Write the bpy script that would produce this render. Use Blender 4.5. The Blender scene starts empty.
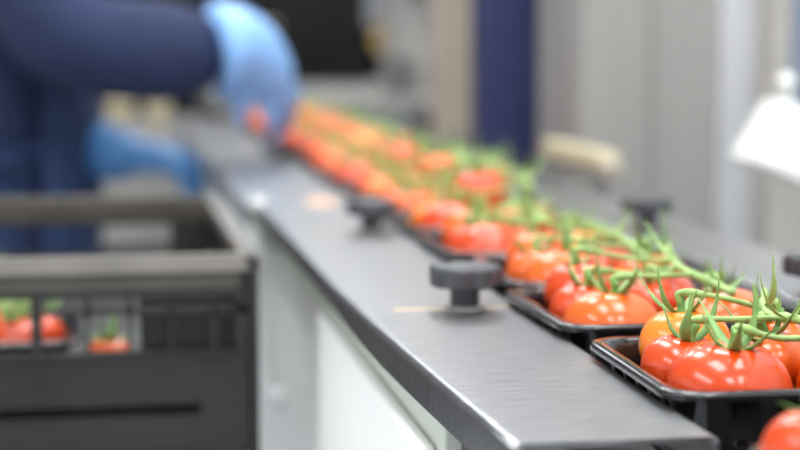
import bpy, bmesh, math, random
from mathutils import Vector, Matrix
R = math.radians
random.seed(7)
sc = bpy.context.scene
COL = sc.collection
Z0 = 0.95                       # height of the guide plates above the floor

# ------------------------------------------------------------------ camera
cd = bpy.data.cameras.new('camera'); cam = bpy.data.objects.new('camera', cd); COL.objects.link(cam)
cam.location = (0, 0, Z0 + 0.20)
cam.rotation_euler = (R(90 - 6.21), 0, R(-9.63))
cd.sensor_width = 36; cd.lens = 76.5; cd.clip_start = 0.02; cd.clip_end = 100
cd.dof.use_dof = True; cd.dof.focus_distance = 1.02; cd.dof.aperture_fstop = 3.6; cd.dof.aperture_blades = 0
sc.camera = cam

# ------------------------------------------------------------------ world, exposure
w = bpy.data.worlds.new('world'); sc.world = w; w.use_nodes = True
w.node_tree.nodes['Background'].inputs[0].default_value = (0.90, 0.95, 1.0, 1)
w.node_tree.nodes['Background'].inputs[1].default_value = 0.9
sc.view_settings.view_transform = 'Standard'; sc.view_settings.look = 'None'
sc.view_settings.gamma = 1; sc.view_settings.use_curve_mapping = False
sc.view_settings.exposure = 0.92
LAMP = 9.5                     # strength of the ceiling tubes

# ------------------------------------------------------------------ helpers
def mat(name, col, rough=0.5, metal=0.0, var=0.06, scale=20, coat=0.0, spec=0.5, bump=0.0, stretch=None, sss=0.0, rvar=0.0, emit=None):
    m = bpy.data.materials.new(name); m.use_nodes = True
    nt = m.node_tree; b = nt.nodes['Principled BSDF']
    b.inputs['Roughness'].default_value = rough; b.inputs['Metallic'].default_value = metal
    b.inputs['Coat Weight'].default_value = coat; b.inputs['Coat Roughness'].default_value = 0.08
    b.inputs['Specular IOR Level'].default_value = spec
    if sss:
        b.inputs['Subsurface Weight'].default_value = sss
        b.inputs['Subsurface Radius'].default_value = (0.012, 0.004, 0.002); b.inputs['Subsurface Scale'].default_value = 0.5
    tc = nt.nodes.new('ShaderNodeTexCoord'); n = nt.nodes.new('ShaderNodeTexNoise')
    n.inputs['Scale'].default_value = scale; n.inputs['Detail'].default_value = 4
    mp = nt.nodes.new('ShaderNodeMapping'); mp.inputs['Scale'].default_value = stretch or (1, 1, 1)
    nt.links.new(tc.outputs['Object'], mp.inputs[0]); nt.links.new(mp.outputs[0], n.inputs['Vector'])
    rp = nt.nodes.new('ShaderNodeValToRGB')
    c2 = [min(1, c * (1 + var)) for c in col]; c1 = [c * (1 - var) for c in col]
    rp.color_ramp.elements[0].color = (*c1, 1); rp.color_ramp.elements[1].color = (*c2, 1)
    rp.color_ramp.elements[0].position = 0.3; rp.color_ramp.elements[1].position = 0.7
    nt.links.new(n.outputs['Fac'], rp.inputs[0]); nt.links.new(rp.outputs[0], b.inputs['Base Color'])
    if bump:
        bp = nt.nodes.new('ShaderNodeBump'); bp.inputs['Strength'].default_value = bump; bp.inputs['Distance'].default_value = 0.002
        nt.links.new(n.outputs['Fac'], bp.inputs['Height']); nt.links.new(bp.outputs[0], b.inputs['Normal'])
    if rvar:
        mr = nt.nodes.new('ShaderNodeMapRange'); mr.inputs[3].default_value = rough - rvar; mr.inputs[4].default_value = rough + rvar
        nt.links.new(n.outputs['Fac'], mr.inputs[0]); nt.links.new(mr.outputs[0], b.inputs['Roughness'])
    if emit:
        b.inputs['Emission Color'].default_value = (*emit[0], 1); b.inputs['Emission Strength'].default_value = emit[1]
    return m

def link(name, me, m=None, parent=None, smooth=True, loc=None):
    o = bpy.data.objects.new(name, me); COL.objects.link(o)
    if m is not None and not me.materials: me.materials.append(m)
    if smooth:
        for p in me.polygons: p.use_smooth = True
    if parent is not None: o.parent = parent
    if loc is not None: o.location = loc
    return o

def mesh_of(bm, name='mesh'):
    bmesh.ops.recalc_face_normals(bm, faces=bm.faces)
    me = bpy.data.meshes.new(name); bm.to_mesh(me); bm.free(); return me

def obj(name, bm, m, parent=None, smooth=False, loc=None):
    return link(name, mesh_of(bm, name), m, parent, smooth, loc)

def tag(o, label, cat, group=None, kind=None):
    o['label'] = label; o['category'] = cat
    if group: o['group'] = group
    if kind: o['kind'] = kind
    return o

def thing(name, label, cat, loc=(0, 0, 0), rz=0, group=None):
    o = bpy.data.objects.new(name, None); COL.objects.link(o); o.empty_display_size = 0.05
    o.location = loc; o.rotation_euler = (0, 0, rz)
    return tag(o, label, cat, group)

def box(bm, x0, x1, y0, y1, z0, z1, bev=0.0, M=None):
    r = bmesh.ops.create_cube(bm, size=1)
    T = Matrix.Translation(((x0 + x1) / 2, (y0 + y1) / 2, (z0 + z1) / 2)) @ Matrix.Diagonal((abs(x1 - x0), abs(y1 - y0), abs(z1 - z0), 1))
    bmesh.ops.transform(bm, matrix=T, verts=r['verts'])
    if bev:
        es = list({e for v in r['verts'] for e in v.link_edges})
        bv = bmesh.ops.bevel(bm, geom=es, offset=bev, segments=2, affect='EDGES', profile=0.5)
        vs = list({v for f in bv['faces'] for v in f.verts} | {v for v in r['verts'] if v.is_valid})
    else: vs = r['verts']
    if M is not None: bmesh.ops.transform(bm, matrix=M, verts=[v for v in vs if v.is_valid])

def lathe(bm, prof, n=24, M=None, cap=True):
    """prof: list of (r, z); revolved about z"""
    rings = []
    for r, z in prof:
        if r < 1e-6: rings.append([bm.verts.new((0, 0, z))])
        else: rings.append([bm.verts.new((r * math.cos(2 * math.pi * k / n), r * math.sin(2 * math.pi * k / n), z)) for k in range(n)])
    for a, b in zip(rings, rings[1:]):
        for k in range(n):
            k2 = (k + 1) % n
            q = [a[k % len(a)], a[k2 % len(a)], b[k2 % len(b)], b[k % len(b)]]
            q2 = []
            for v in q:
                if v not in q2: q2.append(v)
            if len(q2) > 2: bm.faces.new(q2)
    if cap:
        for rg in (rings[0], rings[-1]):
            if len(rg) > 2: bm.faces.new(rg)
    if M is not None: bmesh.ops.transform(bm, matrix=M, verts=[v for rg in rings for v in rg])

def tube(bm, pts, rad, n=8, flat=1.0, side=None):
    """tapered tube along pts; rad list or value; flat squashes the section along the local normal"""
    pts = [Vector(p) for p in pts]; N = len(pts)
    if not isinstance(rad, (list, tuple)): rad = [rad] * N
    rings = []; up = Vector(side) if side is not None else Vector((0.13, 0.21, 1))
    for i, p in enumerate(pts):
        t = (pts[min(i + 1, N - 1)] - pts[max(i - 1, 0)]).normalized()
        u = t.cross(up)
        if u.length < 1e-4: u = t.cross(Vector((1, 0, 0)))
        u.normalize(); v = u.cross(t).normalized(); up = v
        rings.append([bm.verts.new(p + u * math.cos(2 * math.pi * k / n) * rad[i] + v * math.sin(2 * math.pi * k / n) * rad[i] * flat) for k in range(n)])
    for a, b in zip(rings, rings[1:]):
        for k in range(n): bm.faces.new((a[k], a[(k + 1) % n], b[(k + 1) % n], b[k]))
    bm.faces.new(rings[0]); bm.faces.new(rings[-1])

def curve_pts(ctrl, n=10):
    """Catmull-Rom through ctrl"""
    c = [Vector(p) for p in ctrl]; c = [c[0] * 2 - c[1]] + c + [c[-1] * 2 - c[-2]]
    out = []
    segs = len(c) - 3
    for s in range(segs):
        p0, p1, p2, p3 = c[s:s + 4]
        for k in range(n):
            t = k / n
            out.append(0.5 * (2 * p1 + (p2 - p0) * t + (2 * p0 - 5 * p1 + 4 * p2 - p3) * t * t + (3 * p1 - p0 - 3 * p2 + p3) * t ** 3))
    out.append(c[-2]); return out

def prism(bm, poly, a0, a1, axis='y'):
    """extrude a polygon; axis y: poly in (x,z)"""
    def P(p, a): return (p[0], a, p[1]) if axis == 'y' else ((a, p[0], p[1]) if axis == 'x' else (p[0], p[1], a))
    A = [bm.verts.new(P(p, a0)) for p in poly]; B = [bm.verts.new(P(p, a1)) for p in poly]
    n = len(poly)
    bm.faces.new(A); bm.faces.new(B[::-1])
    for k in range(n): bm.faces.new((A[k], A[(k + 1) % n], B[(k + 1) % n], B[k]))

def evaluated(o):
    dg = bpy.context.evaluated_depsgraph_get(); dg.update()
    me = bpy.data.meshes.new_from_object(o.evaluated_get(dg), depsgraph=dg)
    return me

def skin(name, verts, edges, radii, m, parent=None, levels=2, root=0):
    me = bpy.data.meshes.new(name); me.from_pydata([tuple(v) for v in verts], edges, [])
    o = bpy.data.objects.new(name + '_tmp', me); COL.objects.link(o)
    md = o.modifiers.new('skin', 'SKIN'); md.use_smooth_shade = True
    sv = me.skin_vertices[0].data
    for i, r in enumerate(radii):
        sv[i].radius = r if isinstance(r, tuple) else (r, r)
        sv[i].use_root = (i == root)
    s = o.modifiers.new('sub', 'SUBSURF'); s.levels = levels; s.render_levels = levels
    me2 = evaluated(o)
    bpy.data.objects.remove(o); me2.name = name
    me2.materials.clear()
    return link(name, me2, m, parent, True)

def solid(o, th, off=0.0):
    md = o.modifiers.new('solid', 'SOLIDIFY'); md.thickness = th; md.offset = off; return o

# ------------------------------------------------------------------ materials
M_steel = mat('brushed_steel', (0.33, 0.332, 0.338), 0.34, 1.0, 0.24, 30, stretch=(1.2, 14, 1), bump=0.05, rvar=0.05)
M_steel_edge = M_steel
M_steel2 = mat('satin_steel', (0.31, 0.300, 0.280), 0.5, 0.35, 0.05, 6, stretch=(6, 6, 0.3))
M_frame = mat('pale_green_frame', (0.60, 0.63, 0.55), 0.75, 0.0, 0.03, 8)
M_white = mat('white_panel', (0.86, 0.87, 0.83), 0.8, 0.0, 0.02, 6, spec=0.08)
M_hood = mat('hood_white', (0.74, 0.735, 0.70), 0.4, 0.0, 0.02, 6)
M_black = mat('black_knob', (0.045, 0.046, 0.052), 0.42, 0.0, 0.15, 60, bump=0.05)
M_tray = mat('black_tray', (0.006, 0.006, 0.007), 0.16, 0.0, 0.1, 20, coat=0.2, spec=0.5)
M_belt = mat('belt', (0.03, 0.03, 0.032), 0.6, 0.0, 0.1, 40)
M_slot_glint = mat('gold_slot_glint', (0.95, 0.72, 0.40), 0.45, 0.3, 0.05, 20)  # gold tone painting the light caught by the slot edges
M_rust = mat('brown_leg', (0.13, 0.07, 0.05), 0.5, 0.0, 0.2, 15)
M_crate = mat('crate_plastic', (0.015, 0.0138, 0.0128), 0.52, 0.0, 0.15, 18, bump=0.1)
M_crate_rim = mat('toplit_crate_rim', (0.095, 0.084, 0.070), 0.5, 0.0, 0.15, 18, bump=0.1)  # dusty rim plastic, lightened in colour for the ceiling light on it
M_navy = mat('navy_coat', (0.009, 0.018, 0.062), 0.85, 0.0, 0.18, 9, bump=0.3)
M_trouser = mat('navy_apron', (0.007, 0.023, 0.078), 0.8, 0.0, 0.15, 9, bump=0.2)
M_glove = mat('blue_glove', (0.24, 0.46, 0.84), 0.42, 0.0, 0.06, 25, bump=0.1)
M_glove_shaded = mat('shaded_glove', (0.05, 0.17, 0.38), 0.42, 0.0, 0.06, 25, bump=0.1)  # glove blue darkened for the hand lying in shade
M_skin = mat('skin', (0.62, 0.40, 0.30), 0.5, 0.0, 0.05, 30, sss=0.1)
M_hair = mat('hair', (0.05, 0.03, 0.02), 0.5, 0.0, 0.3, 80)
M_eye = mat('eye', (0.8, 0.8, 0.78), 0.2)
M_shoe = mat('rubber_boot', (0.05, 0.05, 0.05), 0.5)
M_stem = mat('vine_green', (0.26, 0.40, 0.12), 0.5, 0.0, 0.22, 60, bump=0.15, sss=0.1)
M_calyx = mat('calyx_green', (0.17, 0.33, 0.085), 0.5, 0.0, 0.25, 90, bump=0.15, sss=0.1)
def tomato_mat(name, c):
    return mat(name, c, 0.26, 0.0, 0.12, 28, coat=0.30, sss=0.02, spec=0.38)
M_tom = [tomato_mat('tomato_red', (0.58, 0.050, 0.002)), tomato_mat('tomato_orange_red', (0.70, 0.105, 0.006)), tomato_mat('tomato_orange', (0.82, 0.20, 0.012))]
M_floor = mat('floor_concrete', (0.40, 0.42, 0.45), 0.5, 0.0, 0.10, 3)
M_wall = mat('wall_white', (0.80, 0.81, 0.83), 0.6, 0.0, 0.02, 3)
M_wallg = mat('wall_grey', (0.30, 0.29, 0.27), 0.7, 0.0, 0.08, 2)
M_ceil = mat('ceiling_white', (0.75, 0.75, 0.75), 0.8)
M_lampbody = mat('lamp_body', (0.8, 0.8, 0.8), 0.5)
M_tube = mat('lamp_tube', (1, 1, 1), 0.5, emit=((0.97, 0.99, 1.0), LAMP))
M_tube_fill = mat('added_tube_dimmed', (1, 1, 1), 0.5, emit=((0.97, 0.99, 1.0), LAMP * .45))
M_post_blue = mat('navy_paint', (0.011, 0.019, 0.085), 0.6, 0.0, 0.12, 5, stretch=(3, 3, 0.5))
M_beige = mat('beige_paint', (0.42, 0.365, 0.29), 0.5, 0.0, 0.05, 6)
M_pale = mat('pale_beige_paint', (0.60, 0.565, 0.52), 0.5, 0.0, 0.04, 6)
M_cream = mat('cream_plastic', (0.52, 0.45, 0.29), 0.4, 0.0, 0.04, 10)
M_dark = mat('dark_machine', (0.008, 0.0075, 0.0075), 0.6, 0.0, 0.2, 4, spec=0.2)
M_greym = mat('grey_machine', (0.27, 0.26, 0.245), 0.5, 0.0, 0.08, 5)
M_ochre = mat('ochre_plastic', (0.55, 0.36, 0.10), 0.5, 0.0, 0.06, 10)
M_slate = mat('slate_bracket', (0.20, 0.24, 0.30), 0.5, 0.2)

# ------------------------------------------------------------------ room
def struct(name, x0, x1, y0, y1, z0, z1, m):
    bm = bmesh.new(); box(bm, x0, x1, y0, y1, z0, z1); o = obj(name, bm, m); o['kind'] = 'structure'; return o
XL, XR, YB, YF, H = -3.4, 1.25, 9.0, -3.0, 3.1
struct('floor', XL, XR, YF, YB, -0.1, 0, M_floor)
struct('ceiling', XL, XR, YF, YB, H, H + 0.1, M_ceil)
struct('wall_right', XR, XR + 0.1, YF, YB, 0, H, M_wall)
wl = bmesh.new()                 # left wall with an unseen opening added to let daylight onto the cover panel
box(wl, XL - .1, XL, YF, -1.6, 0, H); box(wl, XL - .1, XL, 3.4, YB, 0, H); box(wl, XL - .1, XL, -1.6, 3.4, 2.6, H)
o = obj('wall_left', wl, M_wall); o['kind'] = 'structure'
struct('trim_1', XL - .12, XL + .02, -1.72, -1.6, 0, 2.72, M_wallg); struct('trim_2', XL - .12, XL + .02, 3.4, 3.52, 0, 2.72, M_wallg); struct('trim_3', XL - .12, XL + .02, -1.6, 3.4, 2.6, 2.72, M_wallg)
struct('wall_back', XL, XR, YB, YB + 0.1, 0, H, M_wall)
struct('wall_front', XL, XR, YF - 0.1, YF, 0, H, M_wall)

def ceiling_light(x, y, lx, ly, label, mt=None):
    t = thing('ceiling_light', label, 'lamp', (x, y, H - 0.42), 0, 'tube lights over the conveyor')
    bm = bmesh.new(); box(bm, -lx / 2 - .03, lx / 2 + .03, -ly / 2 - .03, ly / 2 + .03, 0.03, 0.09, 0.01); obj('housing', bm, M_lampbody, t)
    bm = bmesh.new(); box(bm, -lx / 2, lx / 2, -ly / 2, ly / 2, 0, 0.03); obj('diffuser', bm, mt or M_tube, t)
    for s in (-1, 1):
        bm = bmesh.new()
        if ly > lx: tube(bm, [(0, s * ly * .4, .085), (0, s * ly * .4, .42)], .006)
        else: tube(bm, [(s * lx * .4, 0, .085), (s * lx * .4, 0, .42)], .006)
        obj('hanger', bm, M_lampbody, t)
NTH = ['first', 'second', 'third', 'fourth', 'fifth', 'sixth']
for side, x in (('left', -0.16), ('right', 0.72)):
    for k, y in enumerate((-0.7, 0.9, 2.5, 4.1, 6.2)):
        ceiling_light(x, y, 0.40, 0.8, f'white tube light hanging {side} of the conveyor, {NTH[k]} of its row from the near end', M_tube if k < 4 else M_tube_fill)  # dimmed fifth pair is added to brighten the far plates and back wall
ceiling_light(-1.7, 0.5, 0.3, 1.6, 'white tube light added left of the crates to brighten the cover panel')  # extra lamp added to throw more light on the white cover panel


# ------------------------------------------------------------------ conveyor
XA, XBp = 0.175, 0.302          # left guide plate
XC, XD = 0.520, 0.628           # right guide plate
BELT = Z0 - 0.031
cv = thing('conveyor', 'long conveyor with black belt and pale green and white side panels', 'conveyor', (0.41, 2.6, 0))
def cpart(name, bm, m, parent=None, smooth=False):
    o = obj(name, bm, m, parent or cv, smooth)
    if parent is None: o.location = (-0.41, -2.6, 0)
    return o
bm = bmesh.new(); box(bm, 0.318, 0.506, 0.45, 4.35, BELT - 0.012, BELT, 0.004); cpart('belt', bm, M_belt)
bm = bmesh.new(); box(bm, 0.318, 0.506, 0.47, 4.33, BELT - 0.06, BELT - 0.013); cpart('belt_bed', bm, M_steel2)
for x0, x1, y0 in ((0.199, 0.219, 1.01), (0.592, 0.612, 0.95)):
    bm = bmesh.new(); box(bm, x0, x1, y0, 4.32, Z0 - 0.50, Z0 - 0.004, 0.002); cpart('side_frame', bm, M_frame)
for yy in (3.9, 1.2):
    bm = bmesh.new(); box(bm, 0.219, 0.592, yy, yy + .04, Z0 - 0.3, Z0 - 0.12); cpart('cross_beam', bm, M_frame)
bm = bmesh.new(); box(bm, 0.187, 0.198, 1.030, 4.25, Z0 - 0.49, Z0 - 0.054, 0.004); cover = cpart('cover_panel', bm, M_white); cover['label'] = 'white side cover panel'
for yy in (1.906, 3.2):
    bm = bmesh.new(); lathe(bm, [(0.013, 0), (0.013, 0.008), (0.009, 0.015), (0, 0.017)], 20, Matrix.Translation((0.187, yy, Z0 - 0.207)) @ Matrix.Rotation(R(-90), 4, 'Y'))
    cpart('bolt', bm, M_lampbody, cover, True)
for x in (0.222, 0.602):
    for y in (1.0, 3.6):
        bm = bmesh.new(); box(bm, x - .012, x + .012, y - .018 if y > 2 else 1.0, y + .018 if y > 2 else 1.026, 0, Z0 - 0.024 if y < 2 else Z0 - 0.5, 0.002)
        box(bm, x - .03, x + .03, y - .03, y + .03, 0, 0.012)
        o = cpart('leg', bm, M_rust)
for y in (1.0, 3.6):
    bm = bmesh.new(); box(bm, 0.234, 0.59, y + .001, y + .024, 0.25, 0.29); cpart('brace', bm, M_rust)

def guide_plate(name, label, xa, xb, y0, y1, slots, inner_flange=0.022, flare=None):
    """inverted channel of sheet steel with rounded bends; slots = list of (y, x0, x1)"""
    t = thing(name, label, 'guide plate', ((xa + xb) / 2, (y0 + y1) / 2, Z0))
    ox, oy = (xa + xb) / 2, (y0 + y1) / 2
    r = 0.005; prof = [(xa, -0.024), (xa, -r)]
    for k in range(1, 5): a = R(180 - 90 * k / 5); prof.append((xa + r + r * math.cos(a), -r + r * math.sin(a)))
    xs = [xa + r]
    if slots: xs += sorted({s for sl in slots for s in sl[1:]})
    xs.append(xb - r)
    prof += [(x, 0) for x in xs]
    for k in range(1, 5): a = R(90 - 90 * k / 5); prof.append((xb - r + r * math.cos(a), -r + r * math.sin(a)))
    prof += [(xb, -r), (xb, -inner_flange)]
    ys = [y0]
    for s in slots: ys += [s[0] - 0.0045, s[0] + 0.0045]
    if flare: ys += [y0 + .06, y0 + .12, y0 + .19, y0 + .26, y0 + .33, y0 + .5, y0 + .6, y0 + .75]
    ys.append(y1); ys.sort()
    bm = bmesh.new()
    def stn(p, y):
        x, z = p
        if flare:
            dx, dz = flare(y); f = max(0, min(1, (xa + .020 - x) / .012)); x += dx * f
            if x < (xa + xb) / 2 and z < -.02: z += dz
        return (x - ox, y - oy, z)
    g = [[bm.verts.new(stn(p, y)) for p in prof] for y in ys]
    for j in range(len(ys) - 1):
        for i in range(len(prof) - 1):
            hole = False
            for s in slots:
                if abs((ys[j] + ys[j + 1]) / 2 - s[0]) < 0.002 and s[1] - 1e-4 <= prof[i][0] and prof[i + 1][0] <= s[2] + 1e-4 and prof[i][1] == 0 and prof[i + 1][1] == 0: hole = True
            if not hole: bm.faces.new((g[j][i], g[j][i + 1], g[j + 1][i + 1], g[j + 1][i]))
    me = mesh_of(bm); o = link('channel', me, M_steel, t, False)
    if sum(p.normal.z for p in me.polygons) < 0: me.flip_normals()
    solid(o, 0.003, -1.0)
    for i, p in enumerate(me.polygons): p.use_smooth = abs(p.normal.z) < 0.98 and abs(p.normal.x) < 0.98
    for s in slots:
        bm = bmesh.new(); box(bm, s[1] - ox + .0002, s[2] - ox - .0002, s[0] - oy - .0043, s[0] - oy + .0043, -0.0040, -0.0006); obj('slot_glint', bm, M_slot_glint, t)  # flush filler standing in for the bright reflection along each slot
    return t, ox, oy

def clamp_knob(parent, ox, oy, x, y, rot=0.0):
    n, N = 7, 84
    bm = bmesh.new()
    prof = [(0.92, 0.0), (1.0, 0.002), (1.0, 0.0130), (0.93, 0.0155), (0.58, 0.0160), (0.5, 0.0152)]
    rings = []
    for f, z in prof:
        rg = []
        for k in range(N):
            a = 2 * math.pi * k / N
            lob = 0.0276 - 0.0030 * (0.5 - 0.5 * math.cos(n * a + rot)) ** 2.2
            rr = lob * f if f > 0.6 else 0.0272 * f
            rg.append(bm.verts.new((rr * math.cos(a), rr * math.sin(a), z + 0.0170)))
        rings.append(rg)
    for a, b in zip(rings, rings[1:]):
        for k in range(N): bm.faces.new((a[k], a[(k + 1) % N], b[(k + 1) % N], b[k]))
    bm.faces.new(rings[0]); bm.faces.new(rings[-1])
    kn = obj('clamp_knob', bm, M_black, parent, False, (x - ox, y - oy, 0))
    bm = bmesh.new(); lathe(bm, [(0.0118, 0.0171), (0.0112, 0.016), (0.0110, 0.003), (0.0105, 0.0022)], 28); obj('stem', bm, M_black, kn, True)
    bm = bmesh.new(); lathe(bm, [(0.0150, 0.0), (0.0150, 0.002), (0.0140, 0.0024), (0.004, 0.0024)], 28); obj('washer', bm, M_steel2, kn, False)
    return kn

KY = (1.236, 1.76, 2.82)
sl = [(y + .002, 0.205, 0.294) for y in KY]
def flare(y):                    # the outer edge swings out and its lip deepens towards the near end
    q = max(0, min(1, (1.45 - y) / .64)); k = max(0, min(1, (1.45 - y) / .30)); k = k * k * (3 - 2 * k)
    return .019 * q ** 1.6, .008 * (1 - k)
gl, ox, oy = guide_plate('guide_plate', 'brushed steel guide plate with black knobs left of the tomato trays', 0.175, XBp, 0.808, 2.04, sl[:2], flare=flare)
clamp_knob(gl, ox, oy, 0.259, KY[0], 1.0); clamp_knob(gl, ox, oy, 0.268, KY[1], 0.3)
gf, ox, oy = guide_plate('guide_plate', 'farther wider section of the left steel guide plate by the worker', 0.158, XBp, 2.044, 4.33, sl[2:])
clamp_knob(gf, ox, oy, 0.272, KY[2], 0.6)
bm = bmesh.new(); lathe(bm, [(0.009, 0), (0.009, 0.004), (0.007, 0.008), (0, 0.010)], 20)
o = obj('cap_bolt', bm, M_white, gf, True, (0.175 - ox, 2.066 - oy, 0.0))
bm = bmesh.new(); box(bm, .238 - ox, .274 - ox, 2.060 - oy, 2.125 - oy, 0, .0006); st = obj('patch', bm, mat('peach_patch', (.72, .42, .26), .5), gf); st['label'] = 'thin peach patch'  # thin flat patch of peach colour on the far plate
gr, ox, oy = guide_plate('guide_plate', 'brushed steel guide plate right of the tomato trays by the white wall', XC, XD, 0.80, 4.33, [(y, 0.526, 0.606) for y in (1.25, 1.736, 2.9)])
for x, y in ((0.545, 1.25), (0.563, 1.736), (0.592, 2.9)): clamp_knob(gr, ox, oy, x, y, x * 9)

# ------------------------------------------------------------------ trays
TW, TL, TH = 0.190, 0.181, 0.040
def rrect(wx, ly, r, nc=7, ns=20):
    pts = []
    cs = [(wx / 2 - r, ly / 2 - r, 0), (-wx / 2 + r, ly / 2 - r, 90), (-wx / 2 + r, -ly / 2 + r, 180), (wx / 2 - r, -ly / 2 + r, 270)]
    for q, (cx, cy, a0) in enumerate(cs):
        for k in range(nc + 1):
            a = R(a0 + 90 * k / nc); pts.append((cx + r * math.cos(a), cy + r * math.sin(a), 0))
        nx = cs[(q + 1) % 4]; a = R(a0 + 90)
        p0 = Vector((cx + r * math.cos(a), cy + r * math.sin(a))); p1 = Vector((nx[0] + r * math.cos(a), nx[1] + r * math.sin(a)))
        for k in range(1, ns * 2):
            p = p0.lerp(p1, k / (ns * 2)); pts.append((p.x, p.y, 1 if (k // 4) % 2 and 3 < k < ns * 2 - 3 else 0))
    return pts
def tray_mesh():
    bm = bmesh.new(); rings = []
    spec = [(-0.0004, -0.0042, 0), (0, -0.001, 0), (0.0012, 0.0, 0), (0.0072, 0.0, 0), (0.0085, -0.001, 0), (0.0095, -0.007, 0), (0.0105, -0.0085, 1), (0.0145, -0.033, 1), (0.0160, -0.0375, 0), (0.019, -0.0398, 0), (0.045, -0.0398, 0)]
    for ins, z, rib in spec:
        rr = max(0.006, 0.022 - ins * 0.5)
        pts = rrect(TW - 2 * ins, TL - 2 * ins, rr)
        rg = []
        for x, y, k in pts:
            v = Vector((x, y, z))
            if rib and k:
                d = Vector((x, y, 0)); 
                if abs(abs(x) - (TW / 2 - ins)) < 1e-5: v.x -= math.copysign(0.0042, x)
                elif abs(abs(y) - (TL / 2 - ins)) < 1e-5: v.y -= math.copysign(0.0042, y)
            rg.append(bm.verts.new(v))
        rings.append(rg)
    n = len(rings[0])
    for a, b in zip(rings, rings[1:]):
        for k in range(n): bm.faces.new((a[k], a[(k + 1) % n], b[(k + 1) % n], b[k]))
    bm.faces.new(rings[-1])
    me = mesh_of(bm, 'tray')
    o = link('tmp', me, M_tray, None, True); solid(o, 0.0007, 0)
    me2 = evaluated(o); bpy.data.objects.remove(o); me2.name = 'tray'
    for p in me2.polygons: p.use_smooth = True
    return me2
TRAY = tray_mesh()

# ------------------------------------------------------------------ tomatoes, calyxes, vines
def tomato_mesh(seed, m):
    rnd = random.Random(seed); NS, NR = 40, 22
    ph = rnd.uniform(0, 6); lob = rnd.uniform(.012, .03); nl = rnd.choice((5, 6)); sq = rnd.uniform(.80, .86)
    bm = bmesh.new(); rings = []
    for j in range(NR + 1):
        t = math.pi * j / NR
        if j in (0, NR):
            rings.append([bm.verts.new((0, 0, (sq - .13) if j == 0 else -(sq - .05)))]); continue
        rg = []
        for k in range(NS):
            a = 2 * math.pi * k / NS
            r = math.sin(t) ** 0.88; z = math.cos(t) * sq
            r *= 1 + lob * math.cos(nl * a + ph) * (0.35 + 0.65 * max(0, math.cos(t))) + .012 * math.cos(2 * a + ph)
            if z > 0: z -= .13 * math.exp(-(r / .26) ** 2)
            else: z += .05 * math.exp(-(r / .2) ** 2)
            rg.append(bm.verts.new((r * math.cos(a), r * math.sin(a), z)))
        rings.append(rg)
    for a, b in zip(rings, rings[1:]):
        for k in range(NS):
            q = []
            for v in (a[k % len(a)], a[(k + 1) % NS % len(a)], b[(k + 1) % NS % len(b)], b[k % len(b)]):
                if v not in q: q.append(v)
            bm.faces.new(q)
    me = mesh_of(bm, 'tomato'); me.materials.append(m)
    for p in me.polygons: p.use_smooth = True
    return me, sq - .13
TOM = {(s, c): tomato_mesh(s * 7 + 1, M_tom[c]) for s in range(3) for c in range(3)}

def sepal(bm, a, L, rise, curl, rnd, w=0.0027):
    """one pointed green sepal: leaves the centre, bends up (rise 0..1) and curls at the tip"""
    d = Vector((math.cos(a), math.sin(a), 0)); s = Vector((-math.sin(a), math.cos(a), 0))
    p = Vector((0, 0, 0)) + d * 0.002; el = -0.1 + rise * 0.5; pts = [p.copy()]; N = 12
    tw = rnd.uniform(-.5, .5)
    for k in range(N):
        p = p + (d * math.cos(el) + Vector((0, 0, 1)) * math.sin(el) + s * tw * (k / N) * 0.5).normalized() * (L / N)
        pts.append(p.copy()); el += (rise * 1.25 / N) * (1.6 if k < 5 else .5) + (curl / N if k > 6 else 0)
    rad = [w * (0.75 + 0.5 * math.sin(math.pi * min(1, (k / N) * 1.5))) * (1 - (k / N) ** 1.8) + 0.0003 for k in range(N + 1)]
    tube(bm, pts, rad, 6, 0.30, side=(d * -0.3 + Vector((0, 0, 1))))

def calyx_mesh(seed):
    rnd = random.Random(seed); bm = bmesh.new(); n = 5; a0 = rnd.uniform(0, 6)
    for k in range(n):
        sepal(bm, a0 + 2 * math.pi * k / n + rnd.uniform(-.25, .25), rnd.uniform(.026, .042), rnd.uniform(.25, 1.15), rnd.uniform(-1.8, .6), rnd)
    tube(bm, curve_pts([(0, 0, -.003), (0.0005, 0, .004), (.002, .001, .010)], 4), [.0034] * 3 + [.0027] * 3 + [.0028, .003, .003], 8)
    me = mesh_of(bm, 'calyx'); me.materials.append(M_calyx)
    for p in me.polygons: p.use_smooth = True
    return me
CAL = [calyx_mesh(30 + i) for i in range(7)]

ORD = ['nearest', 'second', 'third', 'fourth', 'fifth', 'sixth', 'seventh', 'eighth', 'ninth', 'tenth', 'eleventh', 'twelfth', 'thirteenth', 'fourteenth', 'fifteenth', 'sixteenth', 'seventeenth', 'eighteenth', 'nineteenth']
CN = ['red', 'orange-red', 'orange']

def add_tomato(loc, r, sh, c, tilt, rz, calv, label, group, calscale=1.0):
    me, top = TOM[(sh, c)]
    t = link('tomato', me, None, None, False, loc); t.scale = (r, r, r)
    t.rotation_euler = (tilt[0], tilt[1], rz); tag(t, label, 'tomato', group)
    k = link('calyx', CAL[calv % len(CAL)], None, t, False, (0, 0, top)); s = calscale / r; k.scale = (s, s, s); k.rotation_euler = (0, 0, calv * 1.3)
    Mx = Matrix.Translation(loc) @ t.rotation_euler.to_matrix().to_4x4()
    return Mx @ Vector((0.001, 0, top * r + .010))

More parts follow.
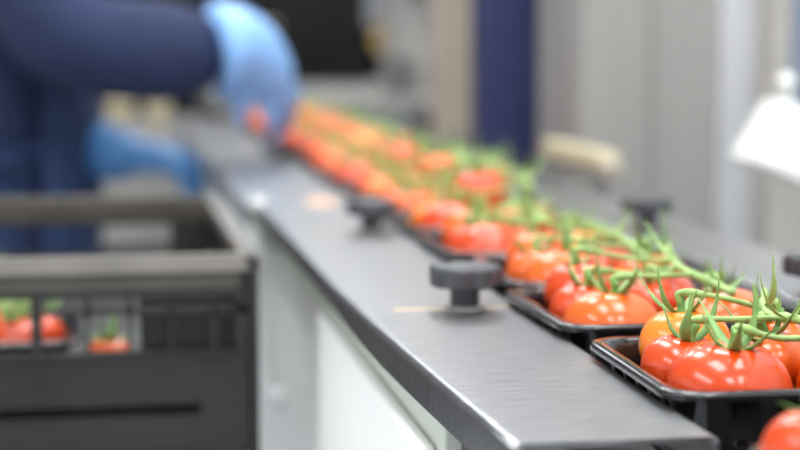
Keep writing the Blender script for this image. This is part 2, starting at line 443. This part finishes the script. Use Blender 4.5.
def vine(tops, cx, cy, zt, ln, label, group, rnd, spikes=4, first=None, th=1.0):
    bm = bmesh.new()
    ctrl = first or [(cx + rnd.uniform(-.01, .02), cy - ln * .36, zt - rnd.uniform(.006, .012)), (cx + rnd.uniform(-.012, .012), cy - ln * .13, zt + .002), (cx + rnd.uniform(-.012, .012), cy + ln * .15, zt - .001), (cx + rnd.uniform(-.03, .02), cy + ln * .42, zt + .006)]
    sp = curve_pts(ctrl, 8)
    tube(bm, sp, [th * (.0031 - .0011 * i / len(sp) + (.0011 if i % 8 == 4 else 0)) for i in range(len(sp))], 9)
    for tp in tops:
        q = min(sp, key=lambda v: (v - tp).length + 0.5 * abs(v.y - tp.y + .01))
        mid = tp.lerp(q, .5) + Vector((rnd.uniform(-.004, .004), rnd.uniform(-.006, .006), rnd.uniform(-.004, .003)))
        pp = curve_pts([tp - Vector((0, 0, .004)), tp + Vector((0, 0, .003)), mid, q], 5)
        tube(bm, pp, [th * (.0019 + .0010 * (1 if 6 <= i <= 7 else 0)) for i in range(len(pp))], 7)
    for k in range(spikes):
        q = rnd.choice(sp); a = rnd.uniform(0, 6.28); L = rnd.uniform(.02, .045)
        b2 = bmesh.new(); sepal(b2, a, L, rnd.uniform(.5, 1.3), rnd.uniform(-1.2, .5), rnd, .0022)
        bmesh.ops.translate(b2, vec=q, verts=b2.verts)
        tmp = bpy.data.meshes.new('t'); b2.to_mesh(tmp); b2.free(); bm.from_mesh(tmp); bpy.data.meshes.remove(tmp)
    o = obj('tomato_vine', bm, M_stem, None, True); return tag(o, label, 'vine', group)

# (x, y, z above the belt, radius, colour) inside one tray, measured from the tray's centre
SLOT = [('front left corner', -0.043, -0.037, .0365, 0, .000), ('front right corner', 0.033, -0.039, .0340, 0, .000), ('middle of the left side', -0.054, 0.010, .0262, 0, .012),
        ('middle of the right side', 0.053, 0.014, .0270, 0, .006), ('back left corner', -0.041, 0.050, .0290, 2, .018), ('back right corner', 0.020, 0.051, .0280, 1, .010), ('centre', -0.001, 0.008, .0230, 1, .018)]
TOPS = [('front', 0.022, -0.020, .029, 1, .036), ('back', 0.004, 0.034, .029, 2, .040), ('right side', 0.055, 0.030, .027, 2, .040)]
rim = Z0 + 0.010
CX0 = 0.295 + TW / 2
fronts = [(0.573, -0.005, 0), (0.860, 0.000, -0.7), (1.083, -0.001, 0.9), (1.284, 0.014, -0.8), (1.480, 0.000, 0.5)]
y = 1.688; rr_ = random.Random(3)
while y < 4.15:
    fronts.append((y, rr_.uniform(-.001, .010), rr_.uniform(-1.2, 1.2))); y += 0.205
for i, (yf, dx, rz) in enumerate(fronts):
    rnd = random.Random(100 + i); cx, cy = CX0 + dx, yf + TL / 2
    o = link('tomato_tray', TRAY, None, None, False, (cx, cy, rim)); o.rotation_euler = (0, 0, R(rz))
    tag(o, f'black plastic tray of vine tomatoes, {ORD[i]} from the camera in the conveyor row' if i else 'black plastic tray of tomatoes cut off by the bottom right corner, nearest the camera', 'tray', 'tomato trays on the conveyor')
    tops = []
    for k, (nm, px, py, r, c, lift) in enumerate(SLOT + ([q for q in TOPS if rnd.random() < (.30 if i == 4 else .45 if i < 9 else .80)] if i > 3 else [])):
        if i != 1:
            px += rnd.uniform(-.004, .004); py += rnd.uniform(-.003, .003); r *= rnd.uniform(.94, 1.03)
            c = rnd.choices((0, 1, 2), (4, 4, 1))[0]
        zc = BELT + .0015 + r * .80 + lift
        if i > 3:
            lift += .003 + .001 * min(4, i - 4) + (.003 * min(3, i - 4) if k > 6 else 0); r *= 1.05; c = rnd.choices((0, 1, 2), (3, 4, 2 if i > 8 else 1))[0]
        if i == 0 and k == 4: r, lift, px, py, c = .028, .022, -.070, .050, 0
        ca, sa = math.cos(R(rz)), math.sin(R(rz))
        tilt = (rnd.uniform(-.22, .22), rnd.uniform(-.22, .22)) if i != 1 else ((0.10, 0.0) if k == 0 else (rnd.uniform(-.2, .2), rnd.uniform(-.2, .2)))
        loc = (cx + px * ca - py * sa, cy + px * sa + py * ca, zc)
        w_ = ('heaped on top at the ' + nm if k > 6 else 'at the ' + nm) if nm != 'centre' else 'in the middle'
        lab = f'{CN[c]} tomato {w_} of the {ORD[i]} tray' + (' from the camera' if i else '')
        tp = add_tomato(loc, r, rnd.randrange(3), c, tilt, rnd.uniform(0, 6.28) if i != 1 or k else 0.6, i * 3 + k * 2, lab, 'vine tomatoes in the conveyor trays', (.5 if i == 0 and k == 4 else rnd.uniform(.9, 1.2) if k in (0, 1, 2) or i == 1 else rnd.uniform(.65, .9)) if i < 4 else rnd.uniform(.8, 1.05) if i < 9 else rnd.uniform(.45, .6))
        tops.append(tp)
    zt = max(t.z for t in tops)
    vine(tops, cx + (0.014 if i < 5 else .045), cy, zt - (.007 if i < 4 else .010), TL, f'green vine stem lying over the tomatoes of the {ORD[i]} tray' + (' from the camera' if i else ''), 'tomato vines on the conveyor trays', rnd, (3 if i == 1 else 2) if i < 4 else 8 if i < 9 else 3, None, 1.0 if i < 5 else .8)

# ------------------------------------------------------------------ crates at the left
CRX0, CRX1, CRY0, CRY1, CRH = -0.275, 0.136, 1.53, 2.16, 0.190
def crate_body():
    bm = bmesh.new(); W, L, Hh = CRX1 - CRX0, CRY1 - CRY0, CRH; t = .006; i = .010
    x0, x1, y0, y1 = -W / 2 + i, W / 2 - i, -L / 2 + i, L / 2 - i
    box(bm, x0, x1, y0, y1, 0.064, 0.070)
    def wall(a0, a1, fix0, fix1, axis, windows, slot):
        def B(u0, u1, z0, z1, d=0.0):
            if axis == 'x': box(bm, u0, u1, fix0 - d, fix1 + d, z0, z1)
            else: box(bm, fix0 - d, fix1 + d, u0, u1, z0, z1)
        if axis == 'y':          # lattice sides, opened up to let light through to the cover panel
            for z in (0.004, 0.032, 0.062, 0.092, 0.122, 0.153): B(a0, a1, z, z + .006)
            B(a0, a1, 0.153, 0.187)
            for k in range(13):
                u = a0 + (a1 - a0 - .006) * k / 12; B(u, u + .006, 0.004, 0.155)
            return
        B(a0, a1, 0.004, 0.043); B(a0, a1, 0.054, 0.103); B(a0, a1, 0.153, 0.187)
        B(a0, a0 + slot, 0.043, 0.054); B(a1 - slot, a1, 0.043, 0.054)
        if axis == 'x': box(bm, a0 + .01, a1 - .01, fix1 + .014, fix1 + .018, 0.030, 0.066); box(bm, a0 + .01, a1 - .01, fix1, fix1 + .018, 0.028, 0.032)  # backing added behind the slot to block light and keep it dark
        for k in range(windows + 1):
            u = a0 + (a1 - a0) * k / windows; hw = .005 if 0 < k < windows else .018
            B(max(a0, u - hw), min(a1, u + hw), 0.103, 0.153)
        B(a0, a1, 0.004, 0.008, 0.004); B(a0, a1, 0.099, 0.103, 0.004)
        for k in range(1, windows * 2):
            u = a0 + (a1 - a0) * k / (windows * 2); B(u - .0025, u + .0025, 0.057, 0.099, 0.003)
        u = a0 + (a1 - a0) * .52
        if axis == 'x':
            B(u, a1, 0.137, 0.143); box(bm, .092, a1, fix1 + .010, fix1 + .014, 0.070, 0.150); box(bm, .092, a1, fix1, fix1 + .011, 0.130, 0.134)  # backing panel added behind the right window to darken it
            for k in range(1, 5): B(u + (a1 - u) * k / 5 - .002, u + (a1 - u) * k / 5 + .002, 0.103, 0.153)
    wall(x0, x1, y0, y0 + t, 'x', 2, 0.05)
    wall(y0, y1, x0, x0 + t, 'y', 5, .08); wall(y0, y1, x1 - t, x1, 'y', 5, .08)
    # back wall with a long hand hole
    box(bm, x0, x1, y1 - t, y1, 0.004, 0.120); box(bm, x0, x1, y1 - t, y1, 0.154, 0.187)
    box(bm, x0, x0 + .09, y1 - t, y1, 0.120, 0.154); box(bm, x1 - .055, x1, y1 - t, y1, 0.120, 0.154)
    for sx in (x0, x1):
        for sy in (y0, y1): box(bm, sx - .004, sx + .004, sy - .004, sy + .004, 0.001, 0.187)
    return mesh_of(bm, 'crate_body')
def crate_rim():
    bm = bmesh.new(); W, L = CRX1 - CRX0, CRY1 - CRY0
    def ring(ins, z, r): return [bm.verts.new((x, y, z)) for x, y, _ in rrect(W - 2 * ins, L - 2 * ins, r, 6, 2)]
    rs = [ring(.0085, CRH - .030, .022), ring(.0085, CRH - .016, .022), ring(.0, CRH - .014, .03), ring(.008, CRH, .024), ring(.022, CRH, .014), ring(.023, CRH - .006, .013), ring(.0165, CRH - .030, .015)]
    n = len(rs[0])
    for a, b in zip(rs, rs[1:] + rs[:1]):
        for k in range(n): bm.faces.new((a[k], a[(k + 1) % n], b[(k + 1) % n], b[k]))
    return mesh_of(bm, 'crate_rim')
CB, CRM = crate_body(), crate_rim(); CB.materials.append(M_crate); CRM.materials.append(M_crate_rim)
zb = Z0 + .006 - CRH
t = thing('plastic_crate', 'open black plastic crate with tomatoes inside, left of the conveyor', 'crate', ((CRX0 + CRX1) / 2, (CRY0 + CRY1) / 2, zb))
link('basket', CB, None, t, False); o = link('rim', CRM, None, t, False); o['label'] = 'dusty greyish crate rim with light from above in its colour'
t = thing('crate_trolley', 'unseen open steel trolley on castors carrying the black crate', 'trolley', ((CRX0 + CRX1) / 2, (CRY0 + CRY1) / 2, 0))  # unseen support, kept open so light passes beneath to the cover panel
for sx in (-.15, .15):
    for sy in (-.27, .27):
        bm = bmesh.new(); box(bm, sx - .011, sx + .011, sy - .011, sy + .011, .09, zb - .016, .002); lg = obj('leg', bm, M_steel2, t)
        bm = bmesh.new(); lathe(bm, [(.02, -.012), (.036, -.012), (.04, -.008), (.04, .008), (.036, .012), (.02, .012)], 20, Matrix.Translation((sx, sy, .04)) @ Matrix.Rotation(R(90), 4, 'Y')); box(bm, sx - .018, sx + .018, sy - .014, sy + .014, .078, .09); obj('castor', bm, M_black, lg)
bm = bmesh.new()
for k in range(5): box(bm, -.165, .165, -.28 + .13 * k, -.24 + .13 * k, zb - .008, zb)
for sx in (-.15, .15): box(bm, sx - .012, sx + .012, -.285, .285, zb - .016, zb - .008)
obj('slatted_deck', bm, M_steel2, t)
zcr = zb + .0705
tx, ty = -0.128, 1.645
o = link('tomato_tray', TRAY, None, None, False, (tx, ty, zcr + TH)); o.rotation_euler = (0, 0, R(2))
tag(o, 'black plastic tray of tomatoes inside the black crate', 'tray')
tops = []
for k, (nm2, px, py, r, c, lift) in enumerate(SLOT):
    w_ = 'at the ' + nm2 if 'middle' not in nm2 and nm2 != 'centre' else 'in the ' + nm2
    tops.append(add_tomato((tx + px, ty + py, zcr + .0015 + r * .80 + lift), r, k % 3, c, (0, 0), k, k, f'{CN[c]} tomato {w_} of the tray inside the crate', 'tomatoes inside the crate', 1.2))
vine(tops, tx, ty, max(t.z for t in tops) - .004, TL, 'green vine stem over the tomatoes inside the black crate', None, random.Random(5))
add_tomato((-.006, 1.575, zcr + .020), .024, 1, 1, (0, 0), 1, 2, 'single orange-red tomato on the crate floor right of the tray', 'tomatoes inside the crate')

# ------------------------------------------------------------------ worker
def hand(name, wrist, dirv, palmn, m, parent, curl=0.5, size=1.0, left=False, cuff=None):
    """palm with five bent fingers as one skin; dirv: wrist to knuckles, palmn: out of the palm"""
    d = Vector(dirv).normalized(); n = Vector(palmn); n = (n - d * n.dot(d)).normalized(); s = d.cross(n) * (1 if left else -1)
    W = Vector(wrist); V = []; E = []; Rr = []
    def add(p, r, prev=None):
        V.append(p); Rr.append(r * size)
        if prev is not None: E.append((prev, len(V) - 1))
        return len(V) - 1
    w0 = add(W - d * .02 * size, .031); w1 = add(W + d * .025 * size, .030, w0); pc = add(W + d * .062 * size, .030, w1)
    L = [.070, .080, .075, .060]
    for k in range(4):
        off = (-.031 + .0205 * k)
        kb = add(W + (d * (.098 - .004 * abs(k - 1.2)) + s * off) * size, .0125, pc)
        p = V[kb]; prev = kb; ang = curl * .45
        for j, fl in enumerate((.46, .30, .24)):
            ang += curl * (.55 if j else .25)
            p = p + (d * math.cos(ang) + n * math.sin(ang)) * L[k] * fl * size
            prev = add(p, (.0105, .0098, .0085)[j], prev)
    tb = add(W + (d * .040 - s * .030 + n * .008) * size, .017, w1)
    p = V[tb]; prev = tb
    for j, fl in enumerate((.036, .030)):
        p = p + (d * .62 - s * (.55 - .5 * j) + n * .55).normalized() * fl * size
        prev = add(p, (.0125, .0105)[j], prev)
    if cuff is not None:
        prev = w0
        for pt, r in cuff: prev = add(Vector(pt), r / size, prev)
    return skin(name, V, E, Rr, m, parent, 2)

PX, PY = -0.20, 3.12
pw = thing('person', 'worker in navy coat and blue gloves handling tomatoes at the far left', 'person', (PX, PY, 0))
def P(x, y, z): return Vector((x - PX, y - PY, z))
def B_(vs, es, rs, name, m, lv=2): return skin(name, vs, es, rs, m, pw, lv)
shR, elR, wrR = P(-.15, 2.94, 1.395), P(-.10, 2.84, 1.150), P(.195, 2.88, 1.122)
shL, elL, wrL = P(-.15, 3.32, 1.395), P(-.16, 3.34, 1.08), P(-.022, 3.05, .955)
bv = [P(-.22, 3.12, .95), P(-.20, 3.12, 1.12), P(-.17, 3.12, 1.30), P(-.15, 3.12, 1.42), P(-.12, 3.12, 1.50), P(-.08, 3.12, 1.58), P(-.09, 3.12, 1.66),
      shR, elR, wrR, shL, elL, wrL,
      P(-.22, 3.03, .90), P(-.21, 3.02, .50), P(-.24, 3.02, .09), P(-.10, 3.01, .035), P(-.22, 3.21, .90), P(-.21, 3.22, .50), P(-.24, 3.22, .09), P(-.10, 3.23, .035)]
be = [(0, 1), (1, 2), (2, 3), (3, 4), (4, 5), (5, 6), (2, 7), (7, 8), (8, 9), (2, 10), (10, 11), (11, 12), (0, 13), (13, 14), (14, 15), (15, 16), (0, 17), (17, 18), (18, 19), (19, 20)]
br = [.10, .09, .09, .055, .050, .080, .075, .040, .040, .030, .040, .042, .030, .07, .045, .032, .022, .07, .045, .032, .022]
body = B_(bv, be, br, 'body', M_skin)
# coat: torso and both sleeves over the body, hem at the knees
cvx = [P(-.22, 3.12, .62), P(-.22, 3.12, .92), P(-.19, 3.12, 1.12), P(-.16, 3.12, 1.30), P(-.14, 3.12, 1.43),
       shR, P(-.125, 2.89, 1.28), elR, P(.03, 2.855, 1.134), P(.205, 2.88, 1.122), shL, elL, P(-.06, 3.27, 1.06)]
ce = [(0, 1), (1, 2), (2, 3), (3, 4), (3, 5), (5, 6), (6, 7), (7, 8), (8, 9), (3, 10), (10, 11), (11, 12)]
crr = [(.16, .20), (.155, .19), (.15, .18), (.15, .18), .08, .092, .098, .100, .094, .088, .088, .078, .062]
coat = skin('coat', cvx, ce, crr, M_navy, pw, 2, root=1)
tv = [P(-.22, 3.12, .93), P(-.22, 3.03, .88), P(-.21, 3.02, .50), P(-.24, 3.02, .10), P(-.22, 3.21, .88), P(-.21, 3.22, .50), P(-.24, 3.22, .10)]
skin('trousers', tv, [(0, 1), (1, 2), (2, 3), (0, 4), (4, 5), (5, 6)], [.135, .10, .075, .065, .10, .075, .065], M_trouser, pw, 2)
for yy in (3.02, 3.22):
    bm = bmesh.new(); box(bm, -.305 - PX, -.04 - PX, yy - .05 - PY, yy + .05 - PY, 0, .028, .006); box(bm, -.30 - PX, -.045 - PX, yy - .046 - PY, yy + .046 - PY, .024, .085, .022)
    lathe(bm, [(.055, .07), (.056, .20), (.060, .30)], 20, Matrix.Translation((-.24 - PX, yy - PY, 0))); obj('boot', bm, M_shoe, pw)
# apron panel over the front of the coat
bm = bmesh.new()
g = []
for j in range(9):
    z = .55 + j * .085; row = []
    for k in range(11):
        a = R(-62 + 12.4 * k); row.append(bm.verts.new((-.215 + .012 * j / 4 + .185 * math.cos(a) - PX, 3.12 + .21 * math.sin(a) - PY, z)))
    g.append(row)
for a, b in zip(g, g[1:]):
    for k in range(10): bm.faces.new((a[k], a[k + 1], b[k + 1], b[k]))
o = obj('apron', bm, M_trouser, pw, True); solid(o, .004)
# face and hair (above the frame)
bm = bmesh.new()
for s in (-1, 1): bmesh.ops.create_uvsphere(bm, u_segments=12, v_segments=8, radius=.010, matrix=Matrix.Translation((-.012 - PX, 3.12 + s * .032 - PY, 1.625)))
obj('eyes', bm, M_eye, pw, True)
bm = bmesh.new(); prism(bm, [(.0 - PX, 1.625), (.022 - PX, 1.588), (.0 - PX, 1.582)], -.011, .011); obj('nose', bm, M_skin, pw, False)
bm = bmesh.new(); box(bm, -.012 - PX, .004 - PX, -.022, .022, 1.548, 1.556, .002); obj('mouth', bm, mat('lips', (.45, .17, .14), .5), pw)
for s in (-1, 1):
    bm = bmesh.new(); bmesh.ops.create_uvsphere(bm, u_segments=10, v_segments=8, radius=.03, matrix=Matrix.Translation((-.09 - PX, s * .082, 1.605)) @ Matrix.Diagonal((.6, .3, 1, 1))); obj('ear', bm, M_skin, pw, True)
bm = bmesh.new(); bmesh.ops.create_uvsphere(bm, u_segments=24, v_segments=14, radius=.098, matrix=Matrix.Translation((-.10 - PX, 0, 1.655)) @ Matrix.Diagonal((1.0, .9, .95, 1)))
bmesh.ops.delete(bm, geom=[v for v in bm.verts if v.co.z < 1.615 or (v.co.x > -.045 - PX and v.co.z < 1.68)], context='VERTS'); o = obj('hair', bm, M_hair, pw, True); solid(o, .006)
# gloves
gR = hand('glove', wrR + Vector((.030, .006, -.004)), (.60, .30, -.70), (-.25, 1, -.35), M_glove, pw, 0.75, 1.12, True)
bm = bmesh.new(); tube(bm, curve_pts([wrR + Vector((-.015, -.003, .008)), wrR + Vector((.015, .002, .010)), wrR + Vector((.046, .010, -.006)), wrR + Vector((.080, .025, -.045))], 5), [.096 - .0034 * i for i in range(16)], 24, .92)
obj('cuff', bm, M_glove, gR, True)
gL = hand('glove', wrL + Vector((.03, -.03, -.005)), (1, -.2, -.05), (-.1, .3, -1), M_glove_shaded, pw, 1.1, 1.15, False)
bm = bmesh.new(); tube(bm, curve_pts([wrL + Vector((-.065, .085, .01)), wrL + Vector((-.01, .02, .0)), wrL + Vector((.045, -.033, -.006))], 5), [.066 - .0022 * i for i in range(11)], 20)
obj('cuff', bm, M_glove_shaded, gL, True)

# ------------------------------------------------------------------ machines and posts behind
def simple(name, label, cat, m, boxes, bev=0.004, group=None):
    """first box's bottom centre is the origin"""
    b = boxes[0]; ox_, oy_, oz_ = (b[0] + b[1]) / 2, (b[2] + b[3]) / 2, b[4]
    bm = bmesh.new()
    for q in boxes: box(bm, q[0] - ox_, q[1] - ox_, q[2] - oy_, q[3] - oy_, q[4] - oz_, q[5] - oz_, bev)
    o = obj(name, bm, m, None, False, (ox_, oy_, oz_)); tag(o, label, cat, group); return o
# tall steel cabinet right of the conveyor
t = thing('steel_cabinet', 'tall grey steel cabinet standing right of the conveyor', 'cabinet', (0.85, 2.9, 0))
def cp(name, b, m, par=None, bev=.004):
    bm = bmesh.new(); box(bm, b[0] - .85, b[1] - .85, b[2] - 2.9, b[3] - 2.9, b[4], b[5], bev); return obj(name, bm, m, par or t)
cp('body', (.725, .965, 2.62, 2.86, .06, 2.15), M_steel2)
for a, b_ in ((.729, .8444), (.8456, .961)):
    dr = cp('door', (a, b_, 2.60, 2.619, .10, 2.11), M_steel2)
    cp('handle', (b_ - .02 if a < .8 else a + .012, b_ - .012 if a < .8 else a + .02, 2.575, 2.60, 1.30, 1.45), M_steel2, dr, .002)
for x in (.74, .95):
    for yy in (2.64, 2.84): cp('foot', (x - .012, x + .012, yy - .012, yy + .012, 0, .06), M_black, None, .002)
simple('machine_post', 'navy blue square post between the beige post and the steel cabinet', 'post', M_post_blue, [(.650, .764, 2.96, 3.06, 0, 2.3), (.640, .772, 2.95, 3.07, 0, .02)])
simple('machine_post', 'beige brown post left of the navy blue post', 'post', M_beige, [(.652, .732, 3.38, 3.46, 0, 2.3), (.642, .742, 3.37, 3.47, 0, .02)])
simple('wall_pipe', 'beige vertical pipe box on the white wall behind the white hood', 'pipe', M_pale, [(1.17, 1.249, 2.92, 2.99, 0, H)])
# far table, machine and housing
t2 = thing('outfeed_table', 'pale steel table beyond the end of the conveyor', 'table', (.7, 5.2, 0))
bm = bmesh.new(); box(bm, -.42, .42, -.75, .75, .965, 1.0, .004); obj('tabletop', bm, M_steel2, t2)
for sx in (-.38, .38):
    for sy in (-.7, .7):
        bm = bmesh.new(); box(bm, sx - .02, sx + .02, sy - .02, sy + .02, 0, .965); obj('leg', bm, M_steel2, t2)
t3 = thing('packing_machine', 'dark packing machine standing behind the far steel table', 'machine', (.55, 6.6, 0))
bm = bmesh.new(); box(bm, -.62, .38, -.4, .4, 0, 1.38, .02); obj('body', bm, M_dark, t3)
bm = bmesh.new(); box(bm, -.5, .25, -.43, -.40, 1.10, 1.33, .01); obj('hatch', bm, M_dark, t3)
bm = bmesh.new(); box(bm, -.05, .05, -.45, -.43, 1.2, 1.22, .004); obj('handle', bm, M_steel2, t3)
t4 = thing('machine_housing', 'grey steel machine housing on the far table left of the beige post', 'machine', (.855, 4.78, 1.0))
bm = bmesh.new(); box(bm, -.08, .09, -.12, .12, 0, .46, .01); obj('body', bm, M_greym, t4)
bm = bmesh.new(); box(bm, -.08, .06, -.13, -.12, .05, .15, .004); obj('panel', bm, M_steel2, t4)
bm = bmesh.new(); lathe(bm, [(.022, -.13), (.022, -.16), (.015, -.165)], 16, Matrix.Translation((-.02, 0, .28)) @ Matrix.Rotation(R(90), 4, 'X') @ Matrix.Diagonal((1, 1, -1, 1))); obj('dial', bm, M_black, t4, True)
bm = bmesh.new(); lathe(bm, [(.026, 0), (.026, .01), (.020, .015), (.020, .085), (.022, .09), (.022, .10), (0, .105)], 16)
tag(obj('stop_post', bm, M_black, None, True, (.775, 4.52, 1.0)), 'short black post standing on the far steel table', 'post')
bm = bmesh.new(); lathe(bm, [(.02, -.04), (.055, -.04), (.06, -.03), (.06, .03), (.055, .04), (.02, .04), (.02, -.04)], 28, Matrix.Translation((.450, -.46, 1.15)) @ Matrix.Rotation(R(90), 4, 'X'), cap=False)
fr = obj('film_roll', bm, M_ochre, t3, True); fr['label'] = 'ochre yellow film roll'
bm = bmesh.new(); tube(bm, [(.450, -.38, 1.15), (.450, -.52, 1.15)], .019, 12); box(bm, .37, .48, -.40, -.36, 1.0, 1.2); obj('spindle', bm, M_dark, t3)
# bench behind the worker's hands with cream pot shapes standing in for blurred highlights
t5 = thing('work_bench', 'grey work bench behind the worker', 'bench', (-.15, 4.9, 0))
bm = bmesh.new(); box(bm, -.55, .42, -.35, .35, .88, .92, .004); obj('tabletop', bm, M_greym, t5)
bm = bmesh.new(); box(bm, -.54, .41, -.33, -.31, .60, .88); obj('apron', bm, M_greym, t5)
for sx in (-.5, .37):
    for sy in (-.28, .28):
        bm = bmesh.new(); box(bm, sx - .02, sx + .02, sy - .02, sy + .02, 0, .88); obj('leg', bm, M_greym, t5)
for q, (x, lb) in enumerate(((.020, 'cream pot-shaped highlight left on the bench behind the gloves'), (.125, 'smaller cream pot-shaped highlight right on the bench behind the gloves'))):
    p = thing('highlight_pot', lb, 'pot', (x, 4.66, .92), 0, 'cream highlight shapes on the bench')
    r = .038 - .006 * q
    bm = bmesh.new(); lathe(bm, [(r * .8, 0), (r, .05), (r, .052)], 20); obj('body', bm, M_cream, p, True)
    bm = bmesh.new(); lathe(bm, [(r * 1.06, .052), (r * 1.06, .06), (r, .064), (0, .066)], 20); obj('lid', bm, M_cream, p, True)
# cream sensor bar on the right guide
t6 = thing('sensor_bar', 'cream sensor bar with round end cap beside the right guide plate', 'sensor', (.680, 2.29, Z0 - .004))
bm = bmesh.new(); box(bm, -.017, .017, -.02, .30, .022, .050, .006); obj('housing', bm, M_cream, t6)
bm = bmesh.new(); lathe(bm, [(.015, 0), (.015, .012), (.011, .016), (0, .017)], 24, Matrix.Translation((0, -.02, .028)) @ Matrix.Rotation(R(90), 4, 'X')); obj('end_cap', bm, M_beige, t6, True)
bm = bmesh.new(); box(bm, -.012, .012, .0, .28, .0, .021, .003); box(bm, -.070, .012, .02, .06, -.045, .0); obj('bracket', bm, M_greym, t6)
# white hood at the right edge of the frame
t7 = thing('machine_hood', 'slanted white machine hood at the right edge before the white wall', 'hood', (.926, 2.1, .996))
bm = bmesh.new(); prism(bm, [(-.105, -.005), (-.057, .076), (.20, .008), (.16, -.108)], -.03, .09)
for v in bm.verts:
    if v.co.y < 0 and v.co.z > -.004 and v.co.x != .16: v.co.y += .05 if v.co.x > -.10 else 0
bmesh.ops.bevel(bm, geom=list(bm.edges), offset=.008, segments=3, affect='EDGES', profile=.5); obj('shell', bm, M_hood, t7, False)
bm = bmesh.new(); box(bm, -.030, .03, .03, .07, .045, .28, .004); box(bm, -.030, .323, .03, .07, .24, .28, .004); obj('bracket', bm, M_slate, t7)
bm = bmesh.new(); bmesh.ops.create_uvsphere(bm, u_segments=20, v_segments=12, radius=.011, matrix=Matrix.Translation((-.048, .03, .100))); tube(bm, [(-.048, .03, .098), (-.045, .03, .065)], .005); obj('ball_knob', bm, M_white, t7, True)
